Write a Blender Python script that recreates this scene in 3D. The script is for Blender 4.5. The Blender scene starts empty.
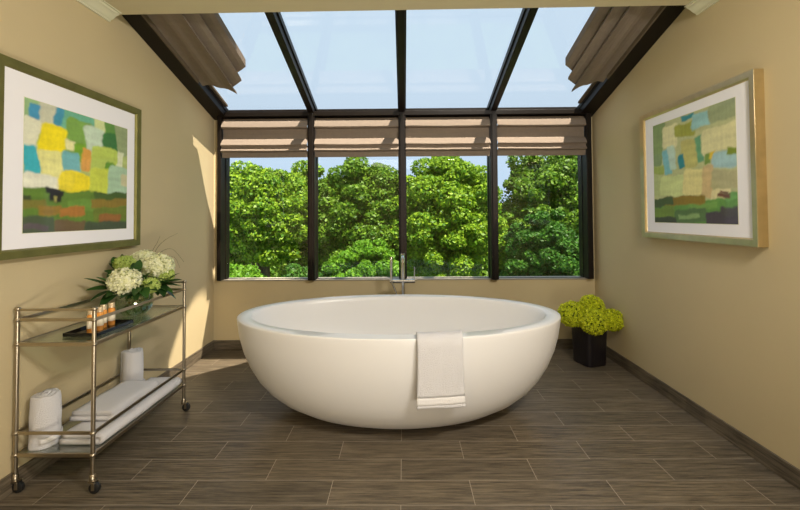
import bpy, math, random
import numpy as np
from mathutils import Vector, Matrix, noise
random.seed(7); rng = np.random.default_rng(7)
PI = math.pi
S = bpy.context.scene
COL = S.collection

# ------------------------------------------------------------------ camera
FPX, CY = 393.68, 206.4
pit, yaw, rol, EYE = math.radians(1.3284), math.radians(-.5311), math.radians(-.3751), 1.1869
_c, _s, _cp, _sp, _cr, _sr = math.cos(yaw), math.sin(yaw), math.cos(pit), math.sin(pit), math.cos(rol), math.sin(rol)
r_, g_, k_ = Vector((_c, -_s, 0)), Vector((_s, _c, 0)), Vector((0, 0, 1))
FW = g_*_cp + k_*_sp
UP0 = k_*_cp - g_*_sp
RT = r_*_cr + UP0*_sr
UP = UP0*_cr - r_*_sr
cd = bpy.data.cameras.new('camera')
cam = bpy.data.objects.new('camera', cd); COL.objects.link(cam)
cd.sensor_width = 36; cd.lens = 36*FPX/800; cd.shift_y = (CY-255)/800; cd.clip_start = .02; cd.clip_end = 300
m3 = Matrix((RT, UP, -FW)).transposed()
cam.matrix_world = Matrix.Translation((0, 0, EYE)) @ m3.to_4x4()
S.camera = cam

def at(px, py, X=None, Y=None, Z=None):
    """real-world point seen at a pixel, on the plane X=, Y= or Z="""
    d = FW + RT*((px-400)/FPX) - UP*((py-CY)/FPX)
    if X is not None: t = X/d.x
    elif Y is not None: t = Y/d.y
    else: t = (Z-EYE)/d.z
    return Vector((0, 0, EYE)) + d*t

# ------------------------------------------------------------------ world, sun, lights, exposure
S.view_settings.view_transform = 'Standard'
S.view_settings.look = 'None'
S.view_settings.gamma = 1
S.view_settings.use_curve_mapping = False
S.view_settings.exposure = 0

W = bpy.data.worlds.new('sky'); S.world = W; W.use_nodes = True
nt = W.node_tree; nt.nodes.clear()
wo = nt.nodes.new('ShaderNodeOutputWorld'); bg = nt.nodes.new('ShaderNodeBackground')
tc = nt.nodes.new('ShaderNodeTexCoord'); sx = nt.nodes.new('ShaderNodeSeparateXYZ'); rp = nt.nodes.new('ShaderNodeValToRGB')
nt.links.new(tc.outputs['Generated'], sx.inputs[0]); nt.links.new(sx.outputs['Z'], rp.inputs[0])
e = rp.color_ramp.elements
e[0].position = 0; e[0].color = (.50, .69, .90, 1)
e[1].position = .6; e[1].color = (.58, .73, .87, 1)
n = rp.color_ramp.elements.new(.22); n.color = (.60, .75, .90, 1)
nt.links.new(rp.outputs[0], bg.inputs[0]); bg.inputs[1].default_value = 1.05
nt.links.new(bg.outputs[0], wo.inputs[0])

def aim(o, d):
    o.rotation_euler = Vector(d).to_track_quat('-Z', 'Y').to_euler()
def lamp(name, typ, loc, d, energy, color, **kw):
    l = bpy.data.lights.new(name, typ); l.energy = energy; l.color = color
    for k, v in kw.items(): setattr(l, k, v)
    o = bpy.data.objects.new(name, l); COL.objects.link(o); o.location = loc; aim(o, d); return o
lamp('sun', 'SUN', (3, -3, 9), (-.33, .459, -1), 13.0, (1, .90, .76), angle=math.radians(.55))
# added spot outside, standing in for sun reflected off the window glass
SB = Vector((.5, .4, 1)).normalized()
lamp('sun_reflection_spot', 'SPOT', Vector((-1.08, 3.6, 1.12)) + SB*6, -SB, 8000, (1, .88, .7), spot_size=2*math.atan(.27/6), spot_blend=.05, shadow_soft_size=.03)
lamp('room_front_fill', 'AREA', (1.0, .25, 2.325), (-.60, .66, -.48), 68, (1, .95, .88), shape='RECTANGLE', size=.6, size_y=.3)  # added fill, out of view; brightens the room from the right
lamp('room_down_fill', 'AREA', (-.3, -1.2, 2.33), (-.1, 0, -1), 20, (1, .93, .83), shape='RECTANGLE', size=2.0, size_y=1.0)  # unseen fill added behind the camera, pointing down
lamp('room_up_fill', 'AREA', (.5, -.35, .12), (-.5, .25, 1), 40, (1, .92, .76), shape='RECTANGLE', size=1.2, size_y=.5)  # unseen fill added near the floor to lift ceiling and upper walls

# ------------------------------------------------------------------ mesh helpers
class MB:
    def __init__(s): s.v = []; s.f = []; s.m = []; s.mi = 0
    def add(s, vs, fs):
        o = len(s.v); s.v += [tuple(v) for v in vs]
        for f in fs: s.f.append(tuple(i+o for i in f)); s.m.append(s.mi)
        return s
    def box(s, a, b, rot=0, piv=None):
        x0, y0, z0 = a; x1, y1, z1 = b
        vs = [Vector(p) for p in ((x0,y0,z0),(x1,y0,z0),(x1,y1,z0),(x0,y1,z0),(x0,y0,z1),(x1,y0,z1),(x1,y1,z1),(x0,y1,z1))]
        if rot:
            p = Vector(piv) if piv else (Vector(a)+Vector(b))/2
            R = Matrix.Rotation(rot, 3, 'Z'); vs = [R@(v-p)+p for v in vs]
        return s.add(vs, [(0,3,2,1),(4,5,6,7),(0,1,5,4),(1,2,6,5),(2,3,7,6),(3,0,4,7)])
    def cbox(s, c, d): 
        return s.box((c[0]-d[0]/2, c[1]-d[1]/2, c[2]-d[2]/2), (c[0]+d[0]/2, c[1]+d[1]/2, c[2]+d[2]/2))
    def prism(s, pts, axis, a, b):
        """extrude a 2D polygon along an axis from a to b"""
        def mk(p, t): return {'X': (t, p[0], p[1]), 'Y': (p[0], t, p[1]), 'Z': (p[0], p[1], t)}[axis]
        n = len(pts); vs = [mk(p, a) for p in pts]+[mk(p, b) for p in pts]
        return s.add(vs, [tuple(range(n))[::-1], tuple(range(n, 2*n))]+[(i, (i+1) % n, n+(i+1) % n, n+i) for i in range(n)])
    def tube(s, pts, r, n=12, cap=True):
        pts = [Vector(p) for p in pts]; rs = r if isinstance(r, (list, tuple)) else [r]*len(pts)
        t0 = (pts[1]-pts[0]).normalized(); a = Vector((0, 0, 1)) if abs(t0.z) < .9 else Vector((1, 0, 0))
        u = t0.cross(a).normalized(); vs = []
        for i, p in enumerate(pts):
            t = (pts[min(i+1, len(pts)-1)]-pts[max(i-1, 0)]).normalized()
            u = (u-t*u.dot(t)).normalized(); w = t.cross(u)
            vs += [p+(u*math.cos(2*PI*k/n)+w*math.sin(2*PI*k/n))*rs[i] for k in range(n)]
        fs = [(i*n+k, i*n+(k+1) % n, (i+1)*n+(k+1) % n, (i+1)*n+k) for i in range(len(pts)-1) for k in range(n)]
        if cap: fs += [tuple(range(n))[::-1], tuple(range((len(pts)-1)*n, len(pts)*n))]
        return s.add(vs, fs)
    def lathe(s, prof, c=(0, 0, 0), n=48, sx=1, sy=1, rot=0, close=True):
        """prof: (r, z) list; elliptical if sx != sy"""
        vs = []; m = len(prof)
        for r, z in prof:
            for k in range(n):
                t = 2*PI*k/n+rot; vs.append((c[0]+r*sx*math.cos(t), c[1]+r*sy*math.sin(t), c[2]+z))
        fs = [(i*n+k, i*n+(k+1) % n, (i+1)*n+(k+1) % n, (i+1)*n+k) for i in range(m-1) for k in range(n)]
        if close: fs += [tuple(range(n))[::-1], tuple(range((m-1)*n, m*n))]
        return s.add(vs, fs)
    def grid(s, P):
        h = len(P); w = len(P[0]); vs = [p for row in P for p in row]
        return s.add(vs, [(i*w+j, i*w+j+1, (i+1)*w+j+1, (i+1)*w+j) for i in range(h-1) for j in range(w-1)])
    def build(s, name, mat, parent=None, smooth=False, bevel=0, kind=None, solid=0, sub=0, loc=None):
        me = bpy.data.meshes.new(name); me.from_pydata(s.v, [], s.f)
        for mm in (mat if isinstance(mat, list) else [mat]): me.materials.append(mm)
        if isinstance(mat, list): me.polygons.foreach_set('material_index', s.m)
        me.update()
        if smooth:
            me.shade_smooth(); me.set_sharp_from_angle(angle=math.radians(50))
        o = bpy.data.objects.new(name, me); COL.objects.link(o)
        if parent is not None:
            o.parent = parent; o.matrix_parent_inverse = Matrix.Translation(-parent.location) if parent.type == 'EMPTY' else Matrix()
        if loc: # move the origin to loc
            me.transform(Matrix.Translation(-Vector(loc))); o.location = loc
        if bevel:
            b = o.modifiers.new('bevel', 'BEVEL'); b.width = bevel; b.segments = 3; b.limit_method = 'ANGLE'; b.harden_normals = False
            if not smooth: me.shade_smooth(); me.set_sharp_from_angle(angle=math.radians(50))
        if solid:
            b = o.modifiers.new('solid', 'SOLIDIFY'); b.thickness = solid; b.offset = 0
        if sub:
            b = o.modifiers.new('sub', 'SUBSURF'); b.levels = sub; b.render_levels = sub
        if kind: o['kind'] = kind
        return o
def empty(name, loc, label, cat, group=None):
    o = bpy.data.objects.new(name, None); COL.objects.link(o); o.location = loc; o.empty_display_size = .1
    return tag(o, label, cat, group)
def tag(o, label, cat, group=None):
    o['label'] = label; o['category'] = cat
    if group: o['group'] = group
    return o

# ------------------------------------------------------------------ materials
def lin(c): return tuple(((x/255)/12.92 if x/255 <= .04045 else ((x/255+.055)/1.055)**2.4) for x in c)
def mat(name, col=(.5, .5, .5), rough=.5, metal=0, spec=.5, bump=0, bscale=50, var=0, vscale=3, coat=0, sheen=0, stretch=(1, 1, 1)):
    m = bpy.data.materials.new(name); m.use_nodes = True; nt = m.node_tree; b = nt.nodes['Principled BSDF']
    b.inputs['Base Color'].default_value = (*col, 1); b.inputs['Roughness'].default_value = rough
    b.inputs['Metallic'].default_value = metal; b.inputs['Specular IOR Level'].default_value = spec
    b.inputs['Coat Weight'].default_value = coat; b.inputs['Coat Roughness'].default_value = .05
    b.inputs['Sheen Weight'].default_value = sheen
    tc = nt.nodes.new('ShaderNodeTexCoord'); mp = nt.nodes.new('ShaderNodeMapping'); mp.inputs['Scale'].default_value = stretch
    nt.links.new(tc.outputs['Object'], mp.inputs[0])
    if var:
        n = nt.nodes.new('ShaderNodeTexNoise'); n.inputs['Scale'].default_value = vscale; n.inputs['Detail'].default_value = 5
        r = nt.nodes.new('ShaderNodeValToRGB'); r.color_ramp.elements[0].position = .3; r.color_ramp.elements[1].position = .7
        r.color_ramp.elements[0].color = (*[c*(1-var) for c in col], 1); r.color_ramp.elements[1].color = (*[min(1, c*(1+var)) for c in col], 1)
        nt.links.new(mp.outputs[0], n.inputs[0]); nt.links.new(n.outputs[0], r.inputs[0]); nt.links.new(r.outputs[0], b.inputs['Base Color'])
    if bump:
        n = nt.nodes.new('ShaderNodeTexNoise'); n.inputs['Scale'].default_value = bscale; n.inputs['Detail'].default_value = 6
        p = nt.nodes.new('ShaderNodeBump'); p.inputs['Strength'].default_value = bump; p.inputs['Distance'].default_value = .01
        nt.links.new(mp.outputs[0], n.inputs[0]); nt.links.new(n.outputs[0], p.inputs['Height']); nt.links.new(p.outputs[0], b.inputs['Normal'])
    return m
def glass(name, tint=(1, 1, 1), refl=.07, rough=0.0, gcol=(1, 1, 1)):
    m = bpy.data.materials.new(name); m.use_nodes = True; nt = m.node_tree; nt.nodes.clear()
    o = nt.nodes.new('ShaderNodeOutputMaterial'); mx = nt.nodes.new('ShaderNodeMixShader'); t = nt.nodes.new('ShaderNodeBsdfTransparent')
    g = nt.nodes.new('ShaderNodeBsdfGlossy'); fr = nt.nodes.new('ShaderNodeLayerWeight'); ad = nt.nodes.new('ShaderNodeMath'); ad.operation = 'MULTIPLY_ADD'; ad.use_clamp = True
    pw = nt.nodes.new('ShaderNodeMath'); pw.operation = 'POWER'; pw.inputs[1].default_value = 4
    fr.inputs[0].default_value = .5; ad.inputs[1].default_value = .6; ad.inputs[2].default_value = refl
    t.inputs[0].default_value = (*tint, 1); g.inputs['Roughness'].default_value = rough; g.inputs[0].default_value = (*gcol, 1)
    nt.links.new(fr.outputs['Facing'], pw.inputs[0]); nt.links.new(pw.outputs[0], ad.inputs[0]); nt.links.new(ad.outputs[0], mx.inputs[0])
    nt.links.new(t.outputs[0], mx.inputs[1]); nt.links.new(g.outputs[0], mx.inputs[2]); nt.links.new(mx.outputs[0], o.inputs[0])
    return m
def floor_mat(name, bricks=True):
    m = bpy.data.materials.new(name); m.use_nodes = True; nt = m.node_tree; b = nt.nodes['Principled BSDF']
    N = nt.nodes.new; L = nt.links.new
    tc = N('ShaderNodeTexCoord'); mp = N('ShaderNodeMapping')
    mp.inputs['Location'].default_value = (.0198+.61*10+.305, -1.7943+.1525*40, 0)
    L(tc.outputs['Object'], mp.inputs[0])
    br = N('ShaderNodeTexBrick'); br.inputs['Scale'].default_value = 1; br.inputs['Brick Width'].default_value = .61
    br.inputs['Row Height'].default_value = .1525; br.inputs['Mortar Size'].default_value = .0015; br.inputs['Mortar Smooth'].default_value = .3
    br.inputs['Bias'].default_value = 0; br.offset = .5; br.offset_frequency = 2
    br.inputs['Color1'].default_value = (0, 0, 0, 1); br.inputs['Color2'].default_value = (1, 1, 1, 1); br.inputs['Mortar'].default_value = (.5, .5, .5, 1)
    L(mp.outputs[0], br.inputs[0])
    g1 = N('ShaderNodeMapping'); g1.inputs['Scale'].default_value = (3.2, 62, 62) if bricks else (3.2, 3.2, 62)
    L(tc.outputs['Object'], g1.inputs[0])
    # each plank gets its own run of grain
    va = N('ShaderNodeVectorMath'); va.operation = 'ADD'
    if bricks:
        sc = N('ShaderNodeVectorMath'); sc.operation = 'SCALE'; sc.inputs['Scale'].default_value = 13
        L(br.outputs['Color'], sc.inputs[0]); L(g1.outputs[0], va.inputs[0]); L(sc.outputs[0], va.inputs[1])
    else: L(g1.outputs[0], va.inputs[0])
    n1 = N('ShaderNodeTexNoise'); n1.inputs['Scale'].default_value = 1.6; n1.inputs['Detail'].default_value = 8; n1.inputs['Roughness'].default_value = .72
    L(va.outputs[0], n1.inputs[0])
    r1 = N('ShaderNodeValToRGB'); r1.color_ramp.elements[0].position = .34; r1.color_ramp.elements[1].position = .68
    r1.color_ramp.elements[0].color = (.048, .038, .026, 1); r1.color_ramp.elements[1].color = (.215, .175, .124, 1)
    L(n1.outputs[0], r1.inputs[0])
    mul = N('ShaderNodeMix'); mul.data_type = 'RGBA'; mul.blend_type = 'MULTIPLY'; mul.inputs[0].default_value = 1
    tone = N('ShaderNodeValToRGB'); tone.color_ramp.elements[0].color = (.84, .84, .84, 1); tone.color_ramp.elements[1].color = (1.1, 1.08, 1.05, 1)
    L(br.outputs['Color'], tone.inputs[0]); L(r1.outputs[0], mul.inputs[6]); L(tone.outputs[0], mul.inputs[7])
    mx = N('ShaderNodeMix'); mx.data_type = 'RGBA'; mx.inputs[7].default_value = (.36, .31, .25, 1)
    if bricks: L(br.outputs['Fac'], mx.inputs[0])
    else: mx.inputs[0].default_value = 0
    L(mul.outputs[2], mx.inputs[6]); L(mx.outputs[2], b.inputs['Base Color'])
    b.inputs['Roughness'].default_value = .42; b.inputs['Specular IOR Level'].default_value = .35
    bp = N('ShaderNodeBump'); bp.inputs['Strength'].default_value = .25; bp.inputs['Distance'].default_value = .004
    L(n1.outputs[0], bp.inputs['Height']); L(bp.outputs[0], b.inputs['Normal'])
    return m
def leaf_mat(name, c1, c2, trans=.35, rough=.5):
    m = bpy.data.materials.new(name); m.use_nodes = True; nt = m.node_tree; nt.nodes.clear(); N = nt.nodes.new; L = nt.links.new
    o = N('ShaderNodeOutputMaterial'); g = N('ShaderNodeNewGeometry'); r = N('ShaderNodeValToRGB')
    r.color_ramp.elements[0].color = (*c1, 1); r.color_ramp.elements[1].color = (*c2, 1)
    L(g.outputs['Random Per Island'], r.inputs[0])
    p = N('ShaderNodeBsdfPrincipled'); p.inputs['Roughness'].default_value = rough; p.inputs['Specular IOR Level'].default_value = .3
    t = N('ShaderNodeBsdfTranslucent'); mx = N('ShaderNodeMixShader'); mx.inputs[0].default_value = trans
    L(r.outputs[0], p.inputs['Base Color']); L(r.outputs[0], t.inputs[0]); L(p.outputs[0], mx.inputs[1]); L(t.outputs[0], mx.inputs[2]); L(mx.outputs[0], o.inputs[0])
    return m
def attr_mat(name, rough=.6):
    m = bpy.data.materials.new(name); m.use_nodes = True; nt = m.node_tree; b = nt.nodes['Principled BSDF']
    a = nt.nodes.new('ShaderNodeAttribute'); a.attribute_name = 'paint'
    nz = nt.nodes.new('ShaderNodeTexNoise'); nz.inputs['Scale'].default_value = 40; nz.inputs['Detail'].default_value = 6
    mr = nt.nodes.new('ShaderNodeMapRange'); mr.inputs[3].default_value = .86; mr.inputs[4].default_value = 1.12
    mu = nt.nodes.new('ShaderNodeVectorMath'); mu.operation = 'SCALE'
    nt.links.new(nz.outputs[0], mr.inputs[0]); nt.links.new(a.outputs['Color'], mu.inputs[0]); nt.links.new(mr.outputs[0], mu.inputs['Scale'])
    nt.links.new(mu.outputs[0], b.inputs['Base Color']); b.inputs['Roughness'].default_value = rough; b.inputs['Coat Weight'].default_value = .25; b.inputs['Coat Roughness'].default_value = .03
    return m

M_wall = mat('wall_paint', (.55, .452, .272), .85, bump=.05, bscale=120, var=.03, vscale=1.5, spec=.2)
M_ceil = mat('ceiling_paint', (.66, .58, .40), .85, spec=.2)
M_trim = mat('crown_paint', (.72, .70, .53), .6)
M_floor = floor_mat('wood_look_tile'); M_base = floor_mat('wood_look_skirting', False)
M_dark = mat('dark_bronze', (.007, .0045, .003), .42, spec=.22, var=.2, vscale=8)
M_glass = glass('window_glass', (1, 1, 1), .02)
M_roofglass = glass('roof_glass', (1, 1, 1), .02)
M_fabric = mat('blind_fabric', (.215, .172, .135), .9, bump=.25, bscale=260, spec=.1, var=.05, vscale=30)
M_hem_shade = mat('blind_hem_shade', (.13, .10, .07), .9, bump=.25, bscale=260, spec=.1)  # darker than the blind fabric: shade of the lower folds put into the colour
M_tub = mat('tub_stone', (.80, .785, .775), .30, spec=.4)
M_terry = mat('terry_towel', (.89, .875, .90), .95, bump=1, bscale=330, spec=.05, sheen=.3)
M_terryband = mat('terry_band', (.92, .90, .90), .8, bump=.5, bscale=600, spec=.05, stretch=(1, 1, 5))
M_chrome = mat('chrome', (.62, .60, .56), .14, metal=1)
M_nickel = mat('champagne_metal', (.44, .38, .29), .3, metal=1, bump=.06, bscale=90)
M_rubber = mat('black_rubber', (.012, .012, .012), .5)
M_shelf = glass('shelf_glass', (.80, .90, .84), .26)
M_vase = glass('vase_glass', (.90, .95, .90), .10)
M_water = glass('vase_water', (.66, .78, .52), .06)
M_black = mat('black_glaze', (.010, .008, .010), .33, bump=.25, bscale=30, stretch=(6, 6, .4))
M_tray = mat('black_lacquer', (.008, .008, .008), .12)
M_amber = mat('amber_liquid', (.80, .33, .06), .2, coat=.6)
M_cap = mat('bottle_cap', (.78, .62, .40), .3, metal=.4)
M_label = mat('bottle_label', (.85, .76, .60), .6)
M_frameL = mat('olive_silver_frame', (.19, .175, .05), .5, metal=.6, bump=.12, bscale=60, stretch=(1, 1, 1), var=.15, vscale=12)
M_frameR = mat('gold_silver_frame', (.62, .50, .28), .30, metal=.9, bump=.1, bscale=60, var=.12, vscale=10)
M_mat = mat('white_mount', (.88, .86, .90), .8)
M_art = attr_mat('painted_art')
M_leafA = leaf_mat('maple_leaves', (.05, .165, .006), (.28, .43, .02))
M_leafB = leaf_mat('deep_leaves', (.04, .12, .007), (.17, .30, .016))
M_leafC = leaf_mat('shrub_leaves', (.06, .19, .007), (.16, .33, .014))
M_leafD = leaf_mat('dark_shrub_leaves', (.02, .085, .007), (.07, .19, .014))
M_bark = mat('bark', (.09, .07, .05), .9, bump=.6, bscale=20)
M_lawn = mat('lawn', (.10, .17, .04), .95, var=.4, vscale=2)
M_petalW = leaf_mat('white_petals', (.86, .86, .50), (.96, .96, .74), .25)
M_petalG = leaf_mat('green_petals', (.42, .55, .10), (.62, .74, .22), .25)
M_chart = leaf_mat('chartreuse_petals', (.46, .54, .012), (.82, .86, .04), .3)
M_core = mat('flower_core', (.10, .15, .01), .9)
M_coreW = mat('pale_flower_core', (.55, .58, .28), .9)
M_flleaf = leaf_mat('glossy_leaves', (.012, .042, .010), (.045, .12, .022), .2, .35)
M_stem = mat('green_stem', (.14, .22, .05), .6)
M_grassblade = mat('grass_blade', (.10, .11, .05), .6)
M_ext = mat('outside_render', (.4, .36, .3), .9)

# ------------------------------------------------------------------ room shell
XL, XR, D, ZC = -1.709, 1.695, 3.53, 2.375
YB = -2.4            # wall behind the camera
SILL = .612
SL = .30
def Q(y): return 2.095 + SL*(3.50-y)      # underside of the sloping glazing bars
YH = 2.25            # where the ceiling ends and the sloped glazing starts
def st(name, mb, m, **k): return mb.build(name, m, kind='structure', **k)
st('floor', MB().box((XL-.12, YB-.1, -.1), (XR+.12, D+.14, 0)), M_floor)
for nm, x0, x1 in (('wall_left', XL-.12, XL), ('wall_right', XR, XR+.12)):
    st(nm, MB().prism([(YB-.1, 0), (D+.14, 0), (D+.14, Q(D+.14)+.085), (YH, Q(YH)+.085), (YH, 3.15), (YB-.1, 3.15)], 'X', x0, x1), M_wall)
b = MB().box((XL, D, 0), (XR, D+.14, SILL))
b.box((XL, D, SILL), (XL+.035, D+.14, 2.1)); b.box((XR-.035, D, SILL), (XR, D+.14, 2.1))
st('wall_back', b, M_wall)
st('wall_behind', MB().box((XL, YB-.1, 0), (XR, YB, ZC)), M_wall)
cb = MB()
def ceil_y(x): return YH-.01*(x)     # the edge runs very slightly out of square
cb.prism([(XL, YB), (XR, YB), (XR, ceil_y(XR)), (XL, ceil_y(XL))], 'Z', ZC, ZC+.08)
st('ceiling', cb, M_ceil)
st('sun_block_upper', MB().box((XL-.12, YH-.14, ZC+.08), (XR+.12, YH-.03, 3.50)), M_ext)  # unseen, added to keep the sun off the wall below the sill
for i, (X, sgn) in enumerate(((XL, 1), (XR, -1))):
    pr_ = [(0, -.052), (.012, -.052), (.014, -.044), (.030, -.036), (.046, -.020), (.062, -.014), (.066, -.006), (.078, -.005), (.078, 0), (0, 0)]
    ptsx = [(X+sgn*a, ZC+z) for a, z in pr_]
    if sgn < 0: ptsx = ptsx[::-1]
    st('trim_%d' % (i+1), MB().prism(ptsx, 'Y', YB, YH-.002), M_trim, bevel=.0015)
hb = .085
st('baseboard_left', MB().box((XL, YB, 0), (XL+.011, D, hb)), M_base, bevel=.002)
st('baseboard_right', MB().box((XR-.011, YB, 0), (XR, D, hb)), M_base, bevel=.002)
st('baseboard_back', MB().box((XL+.011, D-.011, 0), (XR-.011, D, hb)), M_base, bevel=.002)

# windows: mullions, head bar, sloping bars ------------------------------------------------
YM = 3.468
XM = [-.818, -.010, .800]
FL0, FL1, FR0, FR1 = XL+.055, -1.618, 1.612, XR-.035
tn = 3
for x0, x1 in ((FL0, FL1), (FR0, FR1)):
    st('trim_%d' % tn, MB().box((x0, YM, SILL+.009), (x1, D+.12, 2.14)), M_dark, bevel=.004); tn += 1
for x in XM:
    m = MB().box((x-.031, YM, SILL+.009), (x+.031, YM+.12, 2.12)); m.box((x-.018, YM-.014, SILL+.009), (x+.018, YM+.01, 2.10))
    st('trim_%d' % tn, m, M_dark, bevel=.003); tn += 1
st('trim_%d' % tn, MB().box((FL0, YM-.004, 2.076), (FR1, D+.12, 2.116)).box((FL0, YM+.07, 2.03), (FR1, D+.10, 2.08)), M_dark, bevel=.003); tn += 1
st('trim_%d' % tn, MB().box((FL0, D-.004, SILL-.004), (FR1, D+.13, SILL+.008)), mat('sill_metal', (.35, .31, .25), .4, metal=.3), bevel=.002); tn += 1
def sloped(x0, x1, lo, hi, ya=YH-.1, yb=3.60):
    return MB().prism([(ya, Q(ya)+lo), (yb, Q(yb)+lo), (yb, Q(yb)+hi), (ya, Q(ya)+hi)], 'X', x0, x1)
for x in XM:
    m = sloped(x-.026, x+.026, 0, .10); m2 = sloped(x-.036, x+.036, .055, .10)
    m.add(m2.v, m2.f); st('trim_%d' % tn, m, M_dark, bevel=.003); tn += 1
for x0, x1 in ((XL, XL+.125), (XR-.125, XR)):
    m = sloped(x0, x1, -.025, .065)
    a, b_ = (x1-.03, x1+.006) if x0 < 0 else (x0-.006, x0+.03)
    m2 = sloped(a, b_, .03, .07); m.add(m2.v, m2.f)
    st('trim_%d' % tn, m, M_dark, bevel=.004); tn += 1
edges = [(FL1, XM[0]-.031), (XM[0]+.031, XM[1]-.031), (XM[1]+.031, XM[2]-.031), (XM[2]+.031, FR0)]
for i, (a, b_) in enumerate(edges):
    fr = MB()
    for q in ((a, SILL, a+.005, 2.06), (b_-.005, SILL, b_, 2.06), (a, SILL, b_, SILL+.010), (a, 2.03, b_, 2.06)):
        fr.box((q[0], 3.56, q[1]), (q[2], 3.60, q[3]))
    w = st('window_%d' % (i+1), fr, M_dark)
    MB().box((a+.006, 3.578, SILL+.008), (b_-.006, 3.584, 2.05)).build('pane', M_glass, w)
redge = [(XL+.10, XM[0]-.02), (XM[0]+.02, XM[1]-.02), (XM[1]+.02, XM[2]-.02), (XM[2]+.02, XR-.10)]
for i, (a, b_) in enumerate(redge):
    fr = MB()
    m = sloped(a, b_, .078, .10, 3.588, 3.60); fr.add(m.v, m.f)
    w = st('window_%d' % (i+5), fr, M_dark)
    m = sloped(a, b_, .084, .090); MB().add(m.v, m.f).build('pane', M_roofglass, w)

# ground outside -----------------------------------------------------------------------------
st('ground', MB().box((-60, 3.8, -3.3), (60, 90, -3.2)), M_lawn)

# ------------------------------------------------------------------ bathtub
TC = Vector((-.037, 2.475, 0)); TA, TBb, TH = .988, .548, .585
prof = [(0, 0), (.36, 0), (.44, .003), (.535, .018), (.64, .05), (.74, .10), (.812, .155), (.872, .22), (.922, .30), (.960, .385), (.984, .47), (.997, .55), (1.0, .576), (.999, .582), (.995, .585)]
def iprof(rim=.088):
    out = []
    for r, z in ((1.0, .585), (.995, .582), (.982, .56), (.955, .48), (.92, .40), (.86, .30), (.77, .21), (.63, .14), (.40, .112), (.10, .108), (0, .108)):
        out.append((r, z))
    return out
def ering(r, z, dx, n=120): 
    return [(TC.x+(TA*r-dx)*math.cos(2*PI*k/n), TC.y+(TBb*r-dx)*math.sin(2*PI*k/n), z) for k in range(n)]
tub = empty('bathtub', TC, 'freestanding white oval stone bathtub standing on the tiled floor under the windows', 'bathtub')
vs = []; n = 120
for r, z in prof[1:]: vs += ering(r, z, 0)
for r, z in iprof()[:-1]: vs += [(TC.x+max(.02, (TA-.078)*r)*math.cos(2*PI*k/n), TC.y+max(.02, (TBb-.078)*r)*math.sin(2*PI*k/n), z) for k in range(n)]
rows = len(vs)//n
fs = [(i*n+k, i*n+(k+1) % n, (i+1)*n+(k+1) % n, (i+1)*n+k) for i in range(rows-1) for k in range(n)]
fs += [tuple(range(n))[::-1], tuple(range((rows-1)*n, rows*n))]
o = MB().add(vs, fs).build('basin', M_tub, tub, smooth=True)
MB().lathe([(0, .109), (.032, .109), (.035, .113), (.028, .117), (.01, .115), (0, .115)], (TC.x, TC.y, 0), 32).build('drain', M_chrome, tub, smooth=True)

# towel hung over the front rim
def towel_over_rim():
    x0, x1 = at(417, 370, Y=1.915).x, at(464.5, 370, Y=1.915).x
    zb = at(440, 408, Y=1.915).z
    yo = 1.927-.012
    path = [(2.125, .36), (2.065, .44), (2.03, .52), (2.008, .565), (1.985, .596), (1.96, .600), (1.935, .598), (1.915, .585), (1.908, .56), (1.906, .50), (1.906, .42), (1.907, .35), (1.906, .30), (1.905, .275), (1.905, zb)]
    # resample
    P = [Vector((0, a, b)) for a, b in path]; pts = []
    for i in range(len(P)-1):
        k = max(1, int((P[i+1]-P[i]).length/.012)); pts += [P[i].lerp(P[i+1], j/k) for j in range(k)]
    pts.append(P[-1]); n = len(pts); nx = 26
    G = []
    cx = (x0+x1)/2
    for i, p in enumerate(pts):
        row = []
        f = i/(n-1)
        for j in range(nx):
            u = j/(nx-1); x = x0+(x1-x0)*u
            x += (.005*math.sin(f*7)+.003*(f-.5))*(1 if u > .5 else -.6)
            # follow the curve of the rim in plan
            dy = TBb-TBb*math.sqrt(max(0, 1-((x-TC.x)/TA)**2))
            w = .0025*noise.noise(Vector((x*18, f*9, 2.3)))+.002*math.sin(u*9+f*2)
            row.append((x, p.y+dy-abs(w), p.z+(.003*math.sin(u*6) if i == n-1 else 0)))
        G.append(row)
    t = empty('hand_towel', ((x0+x1)/2, 1.93, .6), 'white terry towel draped over the front rim of the bathtub', 'towel')
    cut = [i for i, p in enumerate(pts) if i > n//2 and p.z < zb+.062][0]
    cut2 = [i for i, p in enumerate(pts) if i > n//2 and p.z < zb+.018][0]
    MB().grid(G[:cut+1]).build('cloth', M_terry, t, smooth=True, solid=.013)
    MB().grid(G[cut:cut2+1]).build('woven_band', M_terryband, t, smooth=True, solid=.012)
    MB().grid(G[cut2:]).build('hem', M_terry, t, smooth=True, solid=.0135)
towel_over_rim()

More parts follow.
